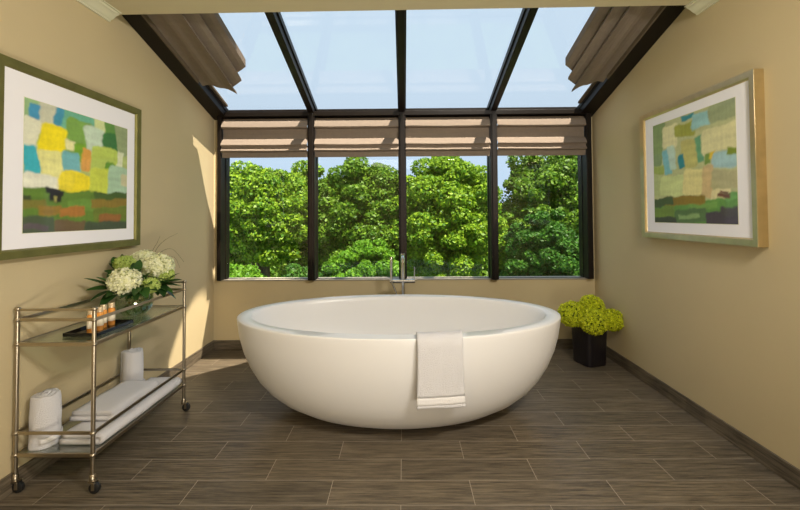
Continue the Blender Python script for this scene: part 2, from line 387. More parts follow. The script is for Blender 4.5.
# tub filler behind the tub
def tub_filler():
    Y = 3.23; c = at(402.8, 262, Y=Y); zt = at(402.8, 253.5, Y=Y).z; zb = at(402.8, 281, Y=Y).z
    t = empty('tub_filler', (c.x, Y, 0), 'slim chrome floor-standing tub filler with crossbar behind the bathtub', 'faucet')
    MB().lathe([(0, 0), (.045, 0), (.045, .006), (.03, .012), (0, .012)], (c.x, Y, 0), 32).build('base_plate', M_chrome, t, smooth=True)
    MB().tube([(c.x, Y, .01), (c.x, Y, zt)], .0165, 20).build('column', M_chrome, t, smooth=True, bevel=.002)
    xl, xr = at(390, 281, Y=Y).x, at(415, 281, Y=Y).x
    MB().tube([(xl, Y, zb), (xr, Y, zb)], .0175, 20).build('crossbar', M_chrome, t, smooth=True, bevel=.002)
    MB().tube([(c.x, Y, zt-.018), (c.x, Y-.14, zt-.018), (c.x, Y-.165, zt-.024), (c.x, Y-.172, zt-.05)], .013, 16).build('spout', M_chrome, t, smooth=True)
    hx = xl+.012
    MB().tube([(hx, Y-.02, zb+.005), (hx, Y-.024, zb+.07), (hx, Y-.024, zb+.20)], [.008, .010, .013], 16).build('hand_shower', M_chrome, t, smooth=True)
    MB().tube([(xr-.008, Y, zb), (xr-.004, Y, zb+.05), (xr-.004, Y-.01, zb+.115)], [.006, .005, .004], 12).build('lever', M_chrome, t, smooth=True)
    hp = [Vector((hx, Y-.02, zb)).lerp(Vector((hx+.05, Y+.0, .25)), k/12)+Vector((.035*math.sin(k/12*PI*1.2), 0, 0)) for k in range(13)]
    MB().tube(hp, .006, 8).build('hose', M_chrome, t, smooth=True)
tub_filler()

# ------------------------------------------------------------------ roman blinds on the front windows
ZV = lambda y: at(260, y, Y=3.45).z
def roman(x0, x1, label):
    Y0 = YM+.047
    pr_ = [(.0, 2.062), (.010, ZV(119)), (.034, ZV(120.5)), (.046, ZV(123.5)), (.056, ZV(126.5)), (.050, ZV(127.4)), (.012, ZV(128)), (.006, ZV(133)), (.010, ZV(138)), (.030, ZV(139.5)), (.060, ZV(143.5)), (.066, ZV(144.6)), (.052, ZV(145.4)), (.040, ZV(146.5)), (.046, ZV(148.4)), (.066, ZV(150.2)), (.062, ZV(151)), (.034, ZV(151.5)), (.030, ZV(157))]
    t = empty('roman_blind', ((x0+x1)/2, Y0, 1.7), label, 'blind', 'beige roman blinds across the front windows')
    G = []
    for e_, z in pr_:
        row = []
        for j in range(33):
            u = j/32; x = x0+(x1-x0)*u
            sag = (.004*math.sin(u*PI)+.002*noise.noise(Vector((x*4, z*6, 1))))*(e_/.07)
            row.append((x, Y0-e_, z-sag))
        G.append(row)
    MB().grid(G).build('fabric', M_fabric, t, solid=.003)
    MB().box((x0+.003, Y0-.026, ZV(157)+.002), (x1-.003, Y0-.006, ZV(152)-.004)).build('stacked_folds', M_hem_shade, t, bevel=.004)
    MB().box((x0, Y0-.005, 2.045), (x1, Y0+.03, 2.064)).build('head_rail', M_hem_shade, t)
    for u in (.15, .85):
        x = x0+(x1-x0)*u
        MB().tube([(x, Y0+.02, 2.05), (x, Y0+.02, ZV(156))], .0012, 6).build('cord', M_trim, t)
bl = ['leftmost of the four beige roman blinds, pulled up above the first window', 'beige roman blind left of the centre mullion, pulled up below the roof glass',
      'beige roman blind right of the centre mullion, pulled up below the roof glass', 'rightmost of the four beige roman blinds, half in shadow']
bx = [(FL1+.002, XM[0]-.032), (XM[0]+.032, XM[1]-.032), (XM[1]+.032, XM[2]-.032), (XM[2]+.032, FR0-.002)]
for (a, b_), l in zip(bx, bl): roman(a, b_, l)

# sloping roof blinds, gathered at each side
def roof_blind(side, label):
    s = -1 if side == 'l' else 1
    Ye = 2.95
    tips = [(245.5, 66.6), (241.5, 80.5), (237, 94)] if s < 0 else [(565.5, 65), (568, 79), (571.5, 92)]
    def fit(p, off):
        lo, hi = 2.4, 3.6
        for _ in range(40):
            m_ = (lo+hi)/2
            if at(*p, Y=m_).z > Q(m_)-off: hi = m_
            else: lo = m_
        return at(*p, Y=m_)
    offs = (-.03, .03, .085)
    T = [fit(p, o_) for p, o_ in zip(tips, offs)]
    wx = (XL+.15) if s < 0 else (XR-.15)
    q = [(T[0].x-s*.002, -.076, T[0].y-.01)]            # cross-section: x, drop below the bar line, end y
    for i, p in enumerate(T):
        q.append((p.x, offs[i], p.y))
        if i < 2:
            b_ = T[i+1]
            q.append((p.x+s*.028, offs[i]+.012, p.y+.01)); q.append((b_.x+s*.022, offs[i]+.020, b_.y-.03)); q.append((b_.x+s*.002, offs[i+1]-.012, b_.y-.008))
    last = T[2]
    for k in range(1, 10):
        u = k/9; q.append((last.x+(wx-last.x)*u, .085-.055*u-.014*abs(math.sin(u*PI*2)), last.y+(3.03-last.y)*min(1, u*1.6)-.02*math.sin(u*PI)))
    t = empty('roof_blind', (T[0].x, T[0].y, T[0].z), label, 'blind', 'roman blinds gathered under the sloping roof glass')
    G = []
    for (x, off, ye) in q:
        row = []
        for i, y in enumerate(np.linspace(ye, YH+.004, 14)):
            w = .004*noise.noise(Vector((x*9, y*3, off*4))) if i else 0
            row.append((x+w, y, Q(y)-off+w))
        G.append(row)
    MB().grid(G).build('fabric', M_fabric, t, solid=.004, smooth=False)
    # flat tail of the fabric lying along the side beam, reaching the head bar, shade put into its colour
    a, b_ = sorted((wx+s*.028, wx-s*.004))
    m = sloped(a, b_, .055, .072, Ye-.3, 3.46); MB().add(m.v, m.f).build('side_strip', M_hem_shade, t)
    m = sloped(min(wx, wx-s*.012), max(wx, wx-s*.012), -.06, .05, YH, Ye); MB().add(m.v, m.f).build('edge_batten', M_hem_shade, t)
    for yy in (2.45, 2.72):
        MB().tube([(wx-s*.01, yy, Q(yy)+.05), (T[0].x+s*.02, yy, Q(yy)+.05)], .003, 8).build('rod', M_nickel, t)
roof_blind('l', 'taupe roof blind gathered in hanging folds against the left side beam')
roof_blind('r', 'taupe roof blind gathered in hanging folds against the right side beam')

# ------------------------------------------------------------------ pictures
def sm(a, b, x):
    t = min(1, max(0, (x-a)/(b-a))); return t*t*(3-2*t)
def paint_mesh(conv, patches, W_, H_, quad, name, parent, N=150, seed=0):
    """conv: maps picture coords of the patches to (u,v) on the sheet; painter's order; wavy brush edges"""
    P = []
    for x0, y0, x1, y1, c in patches:
        u0, v0 = conv(x0, y1); u1, v1 = conv(x1, y0)
        P.append((u0, v0, u1, v1, np.array(lin(c))))
    me_v = []; colr = []
    for j in range(N+1):
        for i in range(N+1):
            u, v = i/N, j/N
            me_v.append(quad(u, v))
            nx_ = noise.noise(Vector((u*7, v*7, seed)))*.026+noise.noise(Vector((u*30, v*30, seed)))*.007
            ny_ = noise.noise(Vector((u*7, v*7, seed+9)))*.026+noise.noise(Vector((u*30, v*30, seed+9)))*.007
            c = np.array(P[0][4])
            uu, vv = u+nx_, v+ny_
            for k, (a, b_, c_, d_, cc) in enumerate(P):
                sk = math.sin(k*12.9+seed)*.16 if c_-a < .5 else 0; uu = u+nx_+sk*(v-(b_+d_)/2); vv = v+ny_-sk*.6*(u-(a+c_)/2)
                hw, hh = (c_-a)/2, (d_-b_)/2; r = min(hw, hh)*.35
                dx = abs(uu-(a+c_)/2)-hw+r; dy = abs(vv-(b_+d_)/2)-hh+r
                dd = math.hypot(max(dx, 0), max(dy, 0))+min(max(dx, dy), 0)-r
                w = 1-sm(-.010, .014, dd)
                if w > 0:
                    sh = 1+.16*noise.noise(Vector((u*5+k*3, v*22, k)))+.08*noise.noise(Vector((u*40, v*6, k)))
                    c = c*(1-w)+cc*sh*w
            colr.append(c)
    b_ = MB(); w = N+1
    b_.add(me_v, [(j*w+i, j*w+i+1, (j+1)*w+i+1, (j+1)*w+i) for j in range(N) for i in range(N)])
    o = b_.build(name, M_art, parent)
    ca = o.data.color_attributes.new('paint', 'FLOAT_COLOR', 'POINT')
    ca.data.foreach_set('color', np.clip(np.c_[np.array(colr), np.ones(len(colr))], 0, 1).ravel())
    return o
def picture(Xw, s, y0, y1, z0, z1, fw, th, label, fm, conv, patches, my, mz, flip, seed):
    """s=+1: hangs on the left wall facing +X.  y0..y1,z0..z1 outer size"""
    t = empty('framed_painting', (Xw, (y0+y1)/2, z0), label, 'picture')
    b_ = MB()
    def member(a, c, w0, w1, axis):
        pass
    xa, xf = Xw, Xw+s*th
    out = [(y0, z0), (y1, z0), (y1, z1), (y0, z1)]; inn = [(y0+fw, z0+fw), (y1-fw, z0+fw), (y1-fw, z1-fw), (y0+fw, z1-fw)]
    inr = [(y0+fw*.8, z0+fw*.8), (y1-fw*.8, z0+fw*.8), (y1-fw*.8, z1-fw*.8), (y0+fw*.8, z1-fw*.8)]
    vs = [(xa, *p) for p in out]+[(xf, *p) for p in out]+[(xf-s*.004, *p) for p in inr]+[(xf-s*.016, *p) for p in inn]+[(xa, *p) for p in inn]
    fs = []
    for L_ in range(4):
        for k in range(4): fs.append((L_*4+k, L_*4+(k+1) % 4, (L_+1)*4+(k+1) % 4, (L_+1)*4+k))
    for k in range(4): fs.append((16+k, 16+(k+1) % 4, (k+1) % 4, k))
    b_.add(vs, fs).build('frame', fm, t, bevel=.0015)
    xm = xf-s*.017
    MB().box((min(xm, xm-s*.006), y0+fw*.9, z0+fw*.9), (max(xm, xm-s*.006), y1-fw*.9, z1-fw*.9)).build('mount', M_mat, t)
    ya, yb = my; za, zb = mz; xa_ = xm+s*.0012
    e_ = .0025
    MB().box((min(xm, xm+s*.0006), ya-e_, za-e_), (max(xm, xm+s*.0006), yb+e_, zb+e_)).build('mount_edge', M_trim, t)
    quad = (lambda u, v: (xa_, ya+(yb-ya)*u, za+(zb-za)*v)) if not flip else (lambda u, v: (xa_, yb-(yb-ya)*u, za+(zb-za)*v))
    paint_mesh(conv, patches, yb-ya, zb-za, quad, 'painting', t, seed=seed)
def convL(x, y):
    t = (x-15)/305; d = 1/((1-t)/1.703+t/2.35); u = (d-1.703)/(2.35-1.703)
    yt = 72+100*t; yb = 487-2*t; return u, (yb-y)/(yb-yt)
def convR(x, y):
    t = (x-30)/300; d = 1/((1-t)/2.60+t/1.943); u = (2.60-d)/(2.60-1.943)
    yt = 140-102*t; yb = 480+3*t; return u, (yb-y)/(yb-yt)
PL = [(-40, -60, 380, 520, (182, 196, 118)),
 (10, 60, 62, 150, (150, 186, 132)), (60, 88, 112, 182, (205, 205, 180)), (32, 100, 62, 142, (70, 150, 190)), (108, 100, 136, 165, (70, 150, 180)),
 (130, 105, 222, 205, (112, 182, 150)), (8, 140, 60, 218, (226, 226, 200)), (60, 180, 85, 215, (120, 165, 60)), (135, 160, 216, 250, (125, 168, 75)), (60, 170, 138, 245, (246, 226, 20)),
 (222, 146, 252, 174, (215, 226, 160)), (252, 160, 290, 205, (95, 145, 62)), (285, 165, 330, 250, (150, 165, 120)), (198, 178, 254, 247, (200, 220, 196)),
 (250, 192, 290, 242, (55, 118, 58)), (8, 220, 60, 314, (60, 176, 192)), (60, 243, 132, 320, (236, 232, 150)), (138, 211, 169, 231, (236, 232, 170)),
 (165, 222, 197, 268, (120, 170, 40)), (130, 248, 182, 318, (120, 186, 192)), (188, 240, 214, 302, (226, 165, 75)),
 (215, 238, 292, 312, (186, 206, 92)), (255, 285, 285, 320, (100, 150, 40)), (290, 245, 306, 302, (222, 226, 190)), (5, 316, 122, 392, (236, 236, 215)),
 (118, 316, 216, 392, (241, 221, 38)), (212, 302, 278, 385, (206, 216, 80)), (268, 300, 330, 385, (170, 200, 170)), (300, 320, 330, 350, (205, 200, 160)),
 (-20, 384, 360, 500, (98, 132, 48)), (225, 378, 330, 392, (70, 95, 40)), (8, 372, 42, 390, (60, 72, 40)), (8, 388, 80, 412, (125, 120, 50)), (60, 408, 130, 432, (150, 120, 50)), (150, 396, 230, 425, (110, 150, 60)),
 (125, 418, 195, 440, (175, 118, 52)), (215, 396, 330, 410, (140, 118, 45)), (225, 420, 330, 455, (110, 125, 45)), (8, 440, 110, 500, (78, 92, 66)), (110, 455, 200, 500, (110, 90, 62)),
 (240, 440, 300, 480, (150, 100, 50)), (200, 462, 330, 500, (72, 84, 62)), (20, 462, 90, 480, (95, 85, 90)),
 (90, 366, 130, 392, (32, 28, 26)), (84, 361, 136, 371, (30, 26, 24)), (100, 357, 122, 366, (36, 30, 26)), (104, 380, 113, 392, (165, 160, 90))]
PR = [(-40, -60, 420, 560, (188, 192, 140)),
 (20, 120, 66, 285, (132, 156, 102)), (64, 128, 117, 222, (226, 221, 172)), (108, 122, 182, 184, (160, 164, 66)), (132, 92, 178, 126, (48, 138, 150)),
 (170, 82, 238, 152, (150, 196, 196)), (234, 30, 345, 132, (154, 165, 124)), (130, 178, 187, 292, (196, 191, 116)), (64, 220, 92, 312, (128, 190, 200)), (84, 208, 107, 292, (192, 216, 202)),
 (119, 233, 139, 292, (46, 136, 148)), (184, 168, 207, 272, (102, 162, 120)), (198, 120, 345, 245, (221, 216, 165)), (215, 233, 237, 278, (118, 150, 50)), (232, 228, 250, 257, (222, 190, 42)),
 (243, 218, 345, 292, (165, 201, 205)), (298, 208, 345, 242, (130, 150, 42)), (20, 278, 66, 312, (160, 176, 90)), (20, 310, 55, 390, (185, 195, 135)), (50, 308, 137, 392, (206, 216, 150)), (134, 284, 207, 392, (226, 216, 150)),
 (203, 278, 242, 392, (206, 180, 130)), (238, 286, 345, 362, (180, 175, 130)), (236, 358, 304, 400, (226, 215, 165)),
 (-20, 388, 400, 520, (100, 150, 70)), (285, 372, 345, 400, (110, 165, 85)), (60, 384, 212, 424, (142, 118, 42)), (25, 395, 95, 425, (70, 90, 55)), (25, 425, 105, 500, (112, 138, 60)), (150, 410, 260, 436, (120, 165, 80)), (105, 430, 216, 480, (88, 118, 72)),
 (120, 448, 190, 462, (140, 170, 110)), (212, 440, 345, 500, (76, 66, 76)), (270, 418, 345, 450, (78, 72, 74)), (25, 462, 110, 500, (66, 74, 60)),
 (260, 376, 302, 392, (112, 72, 50)), (268, 368, 296, 378, (96, 58, 42))]
picture(XL, 1, 1.590, 2.478, 1.012, 1.870, .040, .044, 'large olive-silver framed abstract landscape with small dark hut, on the left wall above the cart', M_frameL, convL, PL, (1.722, 2.372), (1.120, 1.724), False, 3)
picture(XR, -1, 1.848, 2.742, 1.028, 1.866, .040, .050, 'gold and silver framed abstract landscape in pale greens, on the right wall', M_frameR, convR, PR, (1.972, 2.620), (1.132, 1.768), True, 11)

# ------------------------------------------------------------------ bar cart
CX0, CX1, CY0, CY1 = -1.690, -1.352, 1.715, 2.420
ZT, ZR, ZS, ZLR, ZLS = .792, .742, .636, .254, .160
cart = empty('bar_cart', ((CX0+CX1)/2, (CY0+CY1)/2, 0), 'champagne metal two-tier bar cart on black casters against the left wall', 'cart')
for x in (CX0, CX1):
    for y in (CY0, CY1):
        p = MB().tube([(x, y, .052), (x, y, ZT)], .0085, 16)
        for z in (ZR, ZS, ZLR, ZLS, ZT-.003): p.lathe([(0, -.010), (.008, -.008), (.0125, -.003), (.0125, .003), (.008, .008), (0, .010)], (x, y, z), 16, close=False)
        p.lathe([(.006, .05), (.0125, .052), (.0125, .075), (.0085, .079)], (x, y, 0), 16, close=False)
        post = p.build('post', M_nickel, cart, smooth=True)
        ang = random.uniform(-.5, .7); dx, dy = .014*math.cos(ang), -.014*math.sin(ang)
        wx_, wy = x+dx, y+dy
        R = Matrix.Rotation(ang, 3, 'Z')
        cas = MB().box((x-.013, y-.012, .046), (x+.017, y+.012, .054))
        for k in (-1, 1): cas.box((wx_-.007, wy+k*.013-.0012, .018), (wx_+.007, wy+k*.013+.0012, .05))
        c_ = cas.build('caster', M_nickel, post, bevel=.001)
        w = MB()
        n_ = 24; vs = []
        for (rr, t_) in ((.004, -.010), (.016, -.010), (.0225, -.007), (.0235, 0), (.0225, .007), (.016, .010), (.004, .010)):
            vs += [(wx_+rr*math.cos(2*PI*k/n_), wy+t_, .0235+rr*math.sin(2*PI*k/n_)) for k in range(n_)]
        w.add(vs, [(i*n_+k, i*n_+(k+1) % n_, (i+1)*n_+(k+1) % n_, (i+1)*n_+k) for i in range(6) for k in range(n_)]+[tuple(range(n_)), tuple(range(6*n_, 7*n_))[::-1]])
        w.build('wheel', M_rubber, post, smooth=True)
def rail(a, b_, w=.006, hgt=.014):
    a = Vector(a); b_ = Vector(b_)
    if abs(a.x-b_.x) > abs(a.y-b_.y): m = MB().box((min(a.x, b_.x), a.y-w/2, a.z-hgt/2), (max(a.x, b_.x), a.y+w/2, a.z+hgt/2))
    else: m = MB().box((a.x-w/2, min(a.y, b_.y), a.z-hgt/2), (a.x+w/2, max(a.y, b_.y), a.z+hgt/2))
    return m
for y in (CY0, CY1):
    rail((CX0, y, ZT-.006), (CX1, y, ZT-.006), .008, .010).build('handle', M_nickel, cart, bevel=.001)
    for z in (ZR, ZLR): rail((CX0, y, z), (CX1, y, z)).build('rail', M_nickel, cart, bevel=.001)
for x in (CX0, CX1):
    for z in (ZR, ZLR): rail((x, CY0, z), (x, CY1, z)).build('rail', M_nickel, cart, bevel=.001)
for z in (ZS, ZLS):
    m = MB()
    for y in (CY0, CY1): q = rail((CX0, y, z), (CX1, y, z), .010, .016); m.add(q.v, q.f)
    for x in (CX0, CX1): q = rail((x, CY0, z), (x, CY1, z), .010, .016); m.add(q.v, q.f)
    fr = m.build('shelf_frame', M_nickel, cart, bevel=.001)
    MB().box((CX0+.004, CY0+.004, z), (CX1-.004, CY1-.004, z+.006)).build('glass_shelf', M_shelf, cart)
zt, zl = ZS+.006, ZLS+.006

# things on the top shelf
tr = at(101, 328, Z=zt+.01)
ty0, ty1, tx0, tx1 = 1.80, 2.04, -1.565, -1.405
t = empty('serving_tray', ((tx0+tx1)/2, (ty0+ty1)/2, zt), 'small black lacquer tray holding amber bottles on the cart top shelf', 'tray')
MB().box((tx0, ty0, zt), (tx1, ty1, zt+.006)).build('base', M_tray, t, bevel=.001)
m = MB(); zr = zt+.016
for a, b_ in (((tx0, ty0), (tx1, ty0+.005)), ((tx0, ty1-.005), (tx1, ty1)), ((tx0, ty0), (tx0+.005, ty1)), ((tx1-.005, ty0), (tx1, ty1))): m.box((*a, zt+.004), (*b_, zr))
m.build('rim', M_tray, t, bevel=.0008)
bls = ['amber toiletry bottle nearest the cart front end, on the black tray', 'amber toiletry bottle second from the cart front end, on the black tray',
       'amber toiletry bottle third from the cart front end, on the black tray', 'amber toiletry bottle standing nearest the flower vase, on the black tray']
first = None
for i, l in enumerate(bls):
    bx_, by_ = -1.468-.006*i+(.012 if i % 2 else 0), 1.842+.046*i
    if first is None:
        o = empty('toiletry_bottle', (bx_, by_, zt+.006), l, 'bottle', 'amber bottles on the black tray')
        c = (bx_, by_, zt+.006)
        MB().lathe([(0, 0), (.0145, 0), (.0155, .002), (.0155, .078), (.013, .083), (.008, .086), (.008, .089), (0, .089)], c, 24, close=False).build('body', M_amber, o, smooth=True)
        MB().lathe([(.0158, .022), (.0158, .062)], c, 24, close=False).build('sticker', M_label, o, smooth=True)
        MB().lathe([(0, .087), (.0135, .087), (.0135, .107), (.0125, .109), (0, .109)], c, 24, close=False).build('cap', M_cap, o, smooth=True)
        first = o
    else:
        o = first.copy(); COL.objects.link(o); o.location = (bx_, by_, zt+.006); tag(o, l, 'bottle', 'amber bottles on the black tray')
        for ch in list(first.children):
            c = ch.copy(); COL.objects.link(c); c.parent = o; c.matrix_parent_inverse = ch.matrix_parent_inverse.copy()

# vase
VX, VY = -1.512, 2.205
v = empty('glass_vase', (VX, VY, zt), 'round clear glass vase of water and stems at the far end of the cart', 'vase')
MB().lathe([(.045, 0), (.06, .002), (.084, .03), (.094, .07), (.090, .105), (.076, .135), (.072, .145), (.0695, .145), (.0735, .134), (.087, .105), (.091, .07), (.081, .032), (.058, .007), (0, .006)], (VX, VY, zt), 48, close=False).build('bowl', M_vase, v, smooth=True)
MB().lathe([(.056, .009), (.080, .034), (.090, .07), (.0865, .098), (0, .098)], (VX, VY, zt), 48, close=False).build('water', M_water, v, smooth=True)

def floret_head(center, R, nf, mp_, mc, parent, ps=.018, sq=(1, 1, .86), seed=0, name='flower_head', open_=.35):
    rd = random.Random(seed); b_ = MB(); c = Vector(center)
    for i in range(nf):
        z = 1-2*(i+.5)/nf; ph = i*2.39996+rd.uniform(-.1, .1); s_ = math.sqrt(1-z*z)
        nrm = Vector((s_*math.cos(ph), s_*math.sin(ph), z))
        rr = R*(1+rd.uniform(-.10, .07)+.05*noise.noise(nrm*3+Vector((seed, 0, 0))))
        p = c+Vector((nrm.x*sq[0], nrm.y*sq[1], nrm.z*sq[2]))*rr
        nn = (nrm+Vector((rd.uniform(-.4, .4), rd.uniform(-.4, .4), rd.uniform(-.2, .5)))).normalized()
        u = nn.orthogonal().normalized(); w = nn.cross(u); a0 = rd.uniform(0, 6.28)
        for k in range(4):
            a = a0+k*PI/2; d = u*math.cos(a)+w*math.sin(a); e_ = nn.cross(d); L_ = ps*rd.uniform(.85, 1.15)
            b_.add([p, p+d*L_*.55+e_*L_*.42+nn*L_*open_*.5, p+d*L_+nn*L_*open_, p+d*L_*.55-e_*L_*.42+nn*L_*open_*.5], [(0, 1, 2, 3)])
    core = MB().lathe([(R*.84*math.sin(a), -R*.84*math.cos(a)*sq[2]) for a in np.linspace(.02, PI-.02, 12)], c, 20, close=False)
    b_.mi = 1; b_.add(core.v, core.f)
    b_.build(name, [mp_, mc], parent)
def leafblade(b_, base, tip, width, up=Vector((0, 0, 1)), droop=.1, n=7):
    base = Vector(base); tip = Vector(tip); ax = tip-base; side = ax.cross(up)
    side = side.normalized() if side.length > 1e-5 else Vector((1, 0, 0))
    G = []
    for i in range(n+1):
        u = i/n; c = base+ax*u+Vector((0, 0, -droop*ax.length*u*u+droop*ax.length*.6*u))
        w = width*math.sin(PI*min(1, u*.96+.02))**.8*.5*(1-.25*u)
        G.append([c-side*w+up*w*.35, c, c+side*w+up*w*.35])
    b_.grid(G)
def stemmed(center, R, nf, mp_, mc, foot, label, cat, group, ps, seed, sq=(1, 1, .86), leaves=0, r=.0055, name='hydrangea', open_=.35):
    foot = Vector(foot); center = Vector(center)
    t = empty(name, foot, label, cat, group)
    floret_head(center, R, nf, mp_, mc, t, ps, sq, seed, open_=open_)
    mid = foot.lerp(center, .5)+Vector((0, 0, .02))
    MB().tube([foot, mid, center-Vector((0, 0, R*.3))], r, 8).build('stem', M_stem, t, smooth=True)
    return t
VC = Vector((VX, VY, zt))
gH = 'hydrangeas in the glass vase'
stemmed(at(125.5, 281.5, Y=2.10), .076, 210, M_petalW, M_coreW, VC+Vector((.03, -.03, .014)), 'big round cream hydrangea leaning forward at the left of the vase', 'flower', gH, .0165, 1)
stemmed(at(158, 266, Y=2.30), .078, 200, M_petalW, M_coreW, VC+Vector((-.02, .04, .014)), 'cream hydrangea on the right side of the vase bouquet', 'flower', gH, .0165, 2)
stemmed(at(144, 261, Y=2.36), .070, 170, M_petalW, M_coreW, VC+Vector((-.04, .0, .014)), 'cream hydrangea at the top back of the vase bouquet', 'flower', gH, .0165, 3)
stemmed(at(125, 264, Y=2.22), .050, 110, M_petalG, M_core, VC+Vector((.0, .03, .014)), 'green-tinged hydrangea at the top left of the vase bouquet', 'flower', gH, .015, 4)
stemmed(at(150, 285, Y=2.16), .045, 100, M_petalG, M_core, VC+Vector((.04, .01, .014)), 'small green hydrangea low between the two cream heads', 'flower', gH, .014, 5)
stemmed(at(166, 275, Y=2.30), .040, 80, M_petalG, M_core, VC+Vector((.02, .045, .014)), 'small lime hydrangea low at the right edge of the vase bouquet', 'flower', gH, .014, 6)

def spray(foot, tipc, tips, label, seed, wdt=.058):
    rd = random.Random(seed); foot = Vector(foot); tipc = Vector(tipc)
    t = empty('leafy_branch', foot, label, 'greenery', 'leafy branches in the glass vase')
    mouth = VC+Vector(((tipc.x-VX)*.25, (tipc.y-VY)*.25, .15))
    MB().tube([foot, mouth, tipc], .003, 8).build('stem', M_stem, t, smooth=True)
    b_ = MB()
    for tp in tips:
        a = mouth.lerp(tipc, rd.uniform(.45, 1)); leafblade(b_, a, tp, wdt*rd.uniform(.85, 1.15), Vector((rd.uniform(-.3, .3), rd.uniform(-.5, .1), 1)).normalized(), .12)
    b_.build('leaves', M_flleaf, t, smooth=True)
A = lambda x, y, Y: at(x, y, Y=Y)
spray(VC+Vector((-.02, -.03, .012)), A(112, 290, 2.06), [A(86, 289, 1.98), A(84, 277, 2.0), A(96, 276, 2.02), A(90, 300, 1.95), A(100, 306, 1.97), A(106, 296, 1.98), A(108, 276, 2.12)], 'dark leafy branch reaching left over the amber bottles', 1)
spray(VC+Vector((.03, .0, .012)), A(142, 285, 2.12), [A(136, 300, 2.05), A(147, 297, 2.06), A(152, 283, 2.1), A(143, 274, 2.12), A(134, 295, 2.02), A(158, 290, 2.12), A(128, 298, 2.04), A(150, 272, 2.16), A(120, 298, 2.02)], 'dark leafy branch in the middle below the cream hydrangeas', 2)
spray(VC+Vector((.0, .04, .012)), A(164, 284, 2.26), [A(181, 285, 2.3), A(180, 272, 2.32), A(173, 292, 2.22), A(164, 296, 2.18), A(182, 279, 2.26), A(173, 276, 2.3), A(158, 295, 2.2), A(172, 266, 2.36), A(176, 298, 2.26)], 'dark leafy branch spreading to the right over the cart end', 3)
spray(VC+Vector((-.04, .01, .012)), A(118, 268, 2.22), [A(104, 270, 2.2), A(109, 262, 2.24), A(113, 256, 2.28), A(122, 253, 2.3), A(107, 279, 2.15), A(133, 254, 2.32), A(119, 275, 2.1)], 'dark leafy branch rising at the back left of the bouquet', 4)
spray(VC+Vector((-.01, -.04, .012)), A(136, 272, 2.14), [A(140, 259, 2.2), A(131, 267, 2.1), A(141, 268, 2.12), A(138, 280, 2.08), A(146, 276, 2.12), A(133, 262, 2.2), A(170, 280, 2.2)], 'dark leafy tuft between the cream hydrangea heads', 5, .045)
for i, (pts, l) in enumerate([
    ([(150, 268), (156, 250), (165, 240), (178, 233)], 'thin grass blade arching highest to the right from the vase'),
    ([(152, 266), (160, 253), (172, 249), (184, 262)], 'thin grass blade curving down at the far right of the vase'),
    ([(154, 268), (163, 260), (174, 257), (180, 268)], 'short thin grass blade curling low beside the right hydrangea'),
    ([(148, 266), (152, 252), (157, 243), (160, 236)], 'short upright thin grass blade behind the hydrangeas')]):
    P = [A(x, y, 2.38) for x, y in pts]; ft = VC+Vector((-.03+.012*i, .035, .012)); P = [ft, VC+Vector((-.01, .03, .15))]+P
    P2 = []
    for k in range(len(P)-1):
        for q_ in range(6):
            u = q_/6; p0 = P[max(k-1, 0)]; p1 = P[k]; p2 = P[k+1]; p3 = P[min(k+2, len(P)-1)]
            P2.append(.5*((2*p1)+(p2-p0)*u+(2*p0-5*p1+4*p2-p3)*u*u+(-p0+3*p1-3*p2+p3)*u**3))
    P2.append(P[-1]); nn = len(P2)
    o = MB().tube(P2, [.0022*(1-.75*k/nn) for k in range(nn)], 6).build('grass_blade', M_grassblade, smooth=True, loc=tuple(ft))
    tag(o, l, 'grass', 'grass blades in the glass vase')

# towels on the lower shelf
def rolled(cx, cy, R, H, label, seed):
    t = empty('rolled_towel', (cx, cy, zl), label, 'towel', 'rolled towels standing on the lower shelf')
    G = []; turns = 3.2; n_ = 120
    zz = [0, .004, .012, .03, .06, .1, .15, .2, .23, .245, .252]
    for z_ in zz:
        f_ = z_/.252; row = []
        for k in range(n_):
            u = k/(n_-1); th = u*turns*2*PI+seed; r = R*(.10+.90*u)-.006
            r *= 1-.05*(f_**3)-(.03 if f_ > .97 or f_ == 0 else 0)
            w = .004*noise.noise(Vector((math.cos(th)*2, math.sin(th)*2, f_*3+seed)))
            hh = H*f_+(.010*noise.noise(Vector((math.cos(th)*1.5, math.sin(th)*1.5, seed*3)))+(1-u)*.012)*f_
            row.append((cx+(r+w)*math.cos(th)+.006*math.sin(f_*3)*f_, cy+(r+w)*math.sin(th), zl+.001+hh))
        G.append(row)
    MB().grid(G).build('cloth', M_terry, t, smooth=True, solid=R*.24)
    z1 = H*.12
    Gb = [[(cx+(R+.0035)*math.cos(a), cy+(R+.0035)*math.sin(a), zl+z1+dz) for a in np.linspace(seed+3.2*2*PI-2.9, seed+3.2*2*PI, 30)] for dz in (0, .012, .024)]
    MB().grid(Gb).build('woven_band', M_terryband, t, smooth=True, solid=.003)
rolled(-1.632, 1.786, .061, .222, 'white rolled towel standing at the near end of the lower shelf', .6)
rolled(-1.60, 2.315, .062, .235, 'white rolled towel standing at the far end of the lower shelf', 2.1)

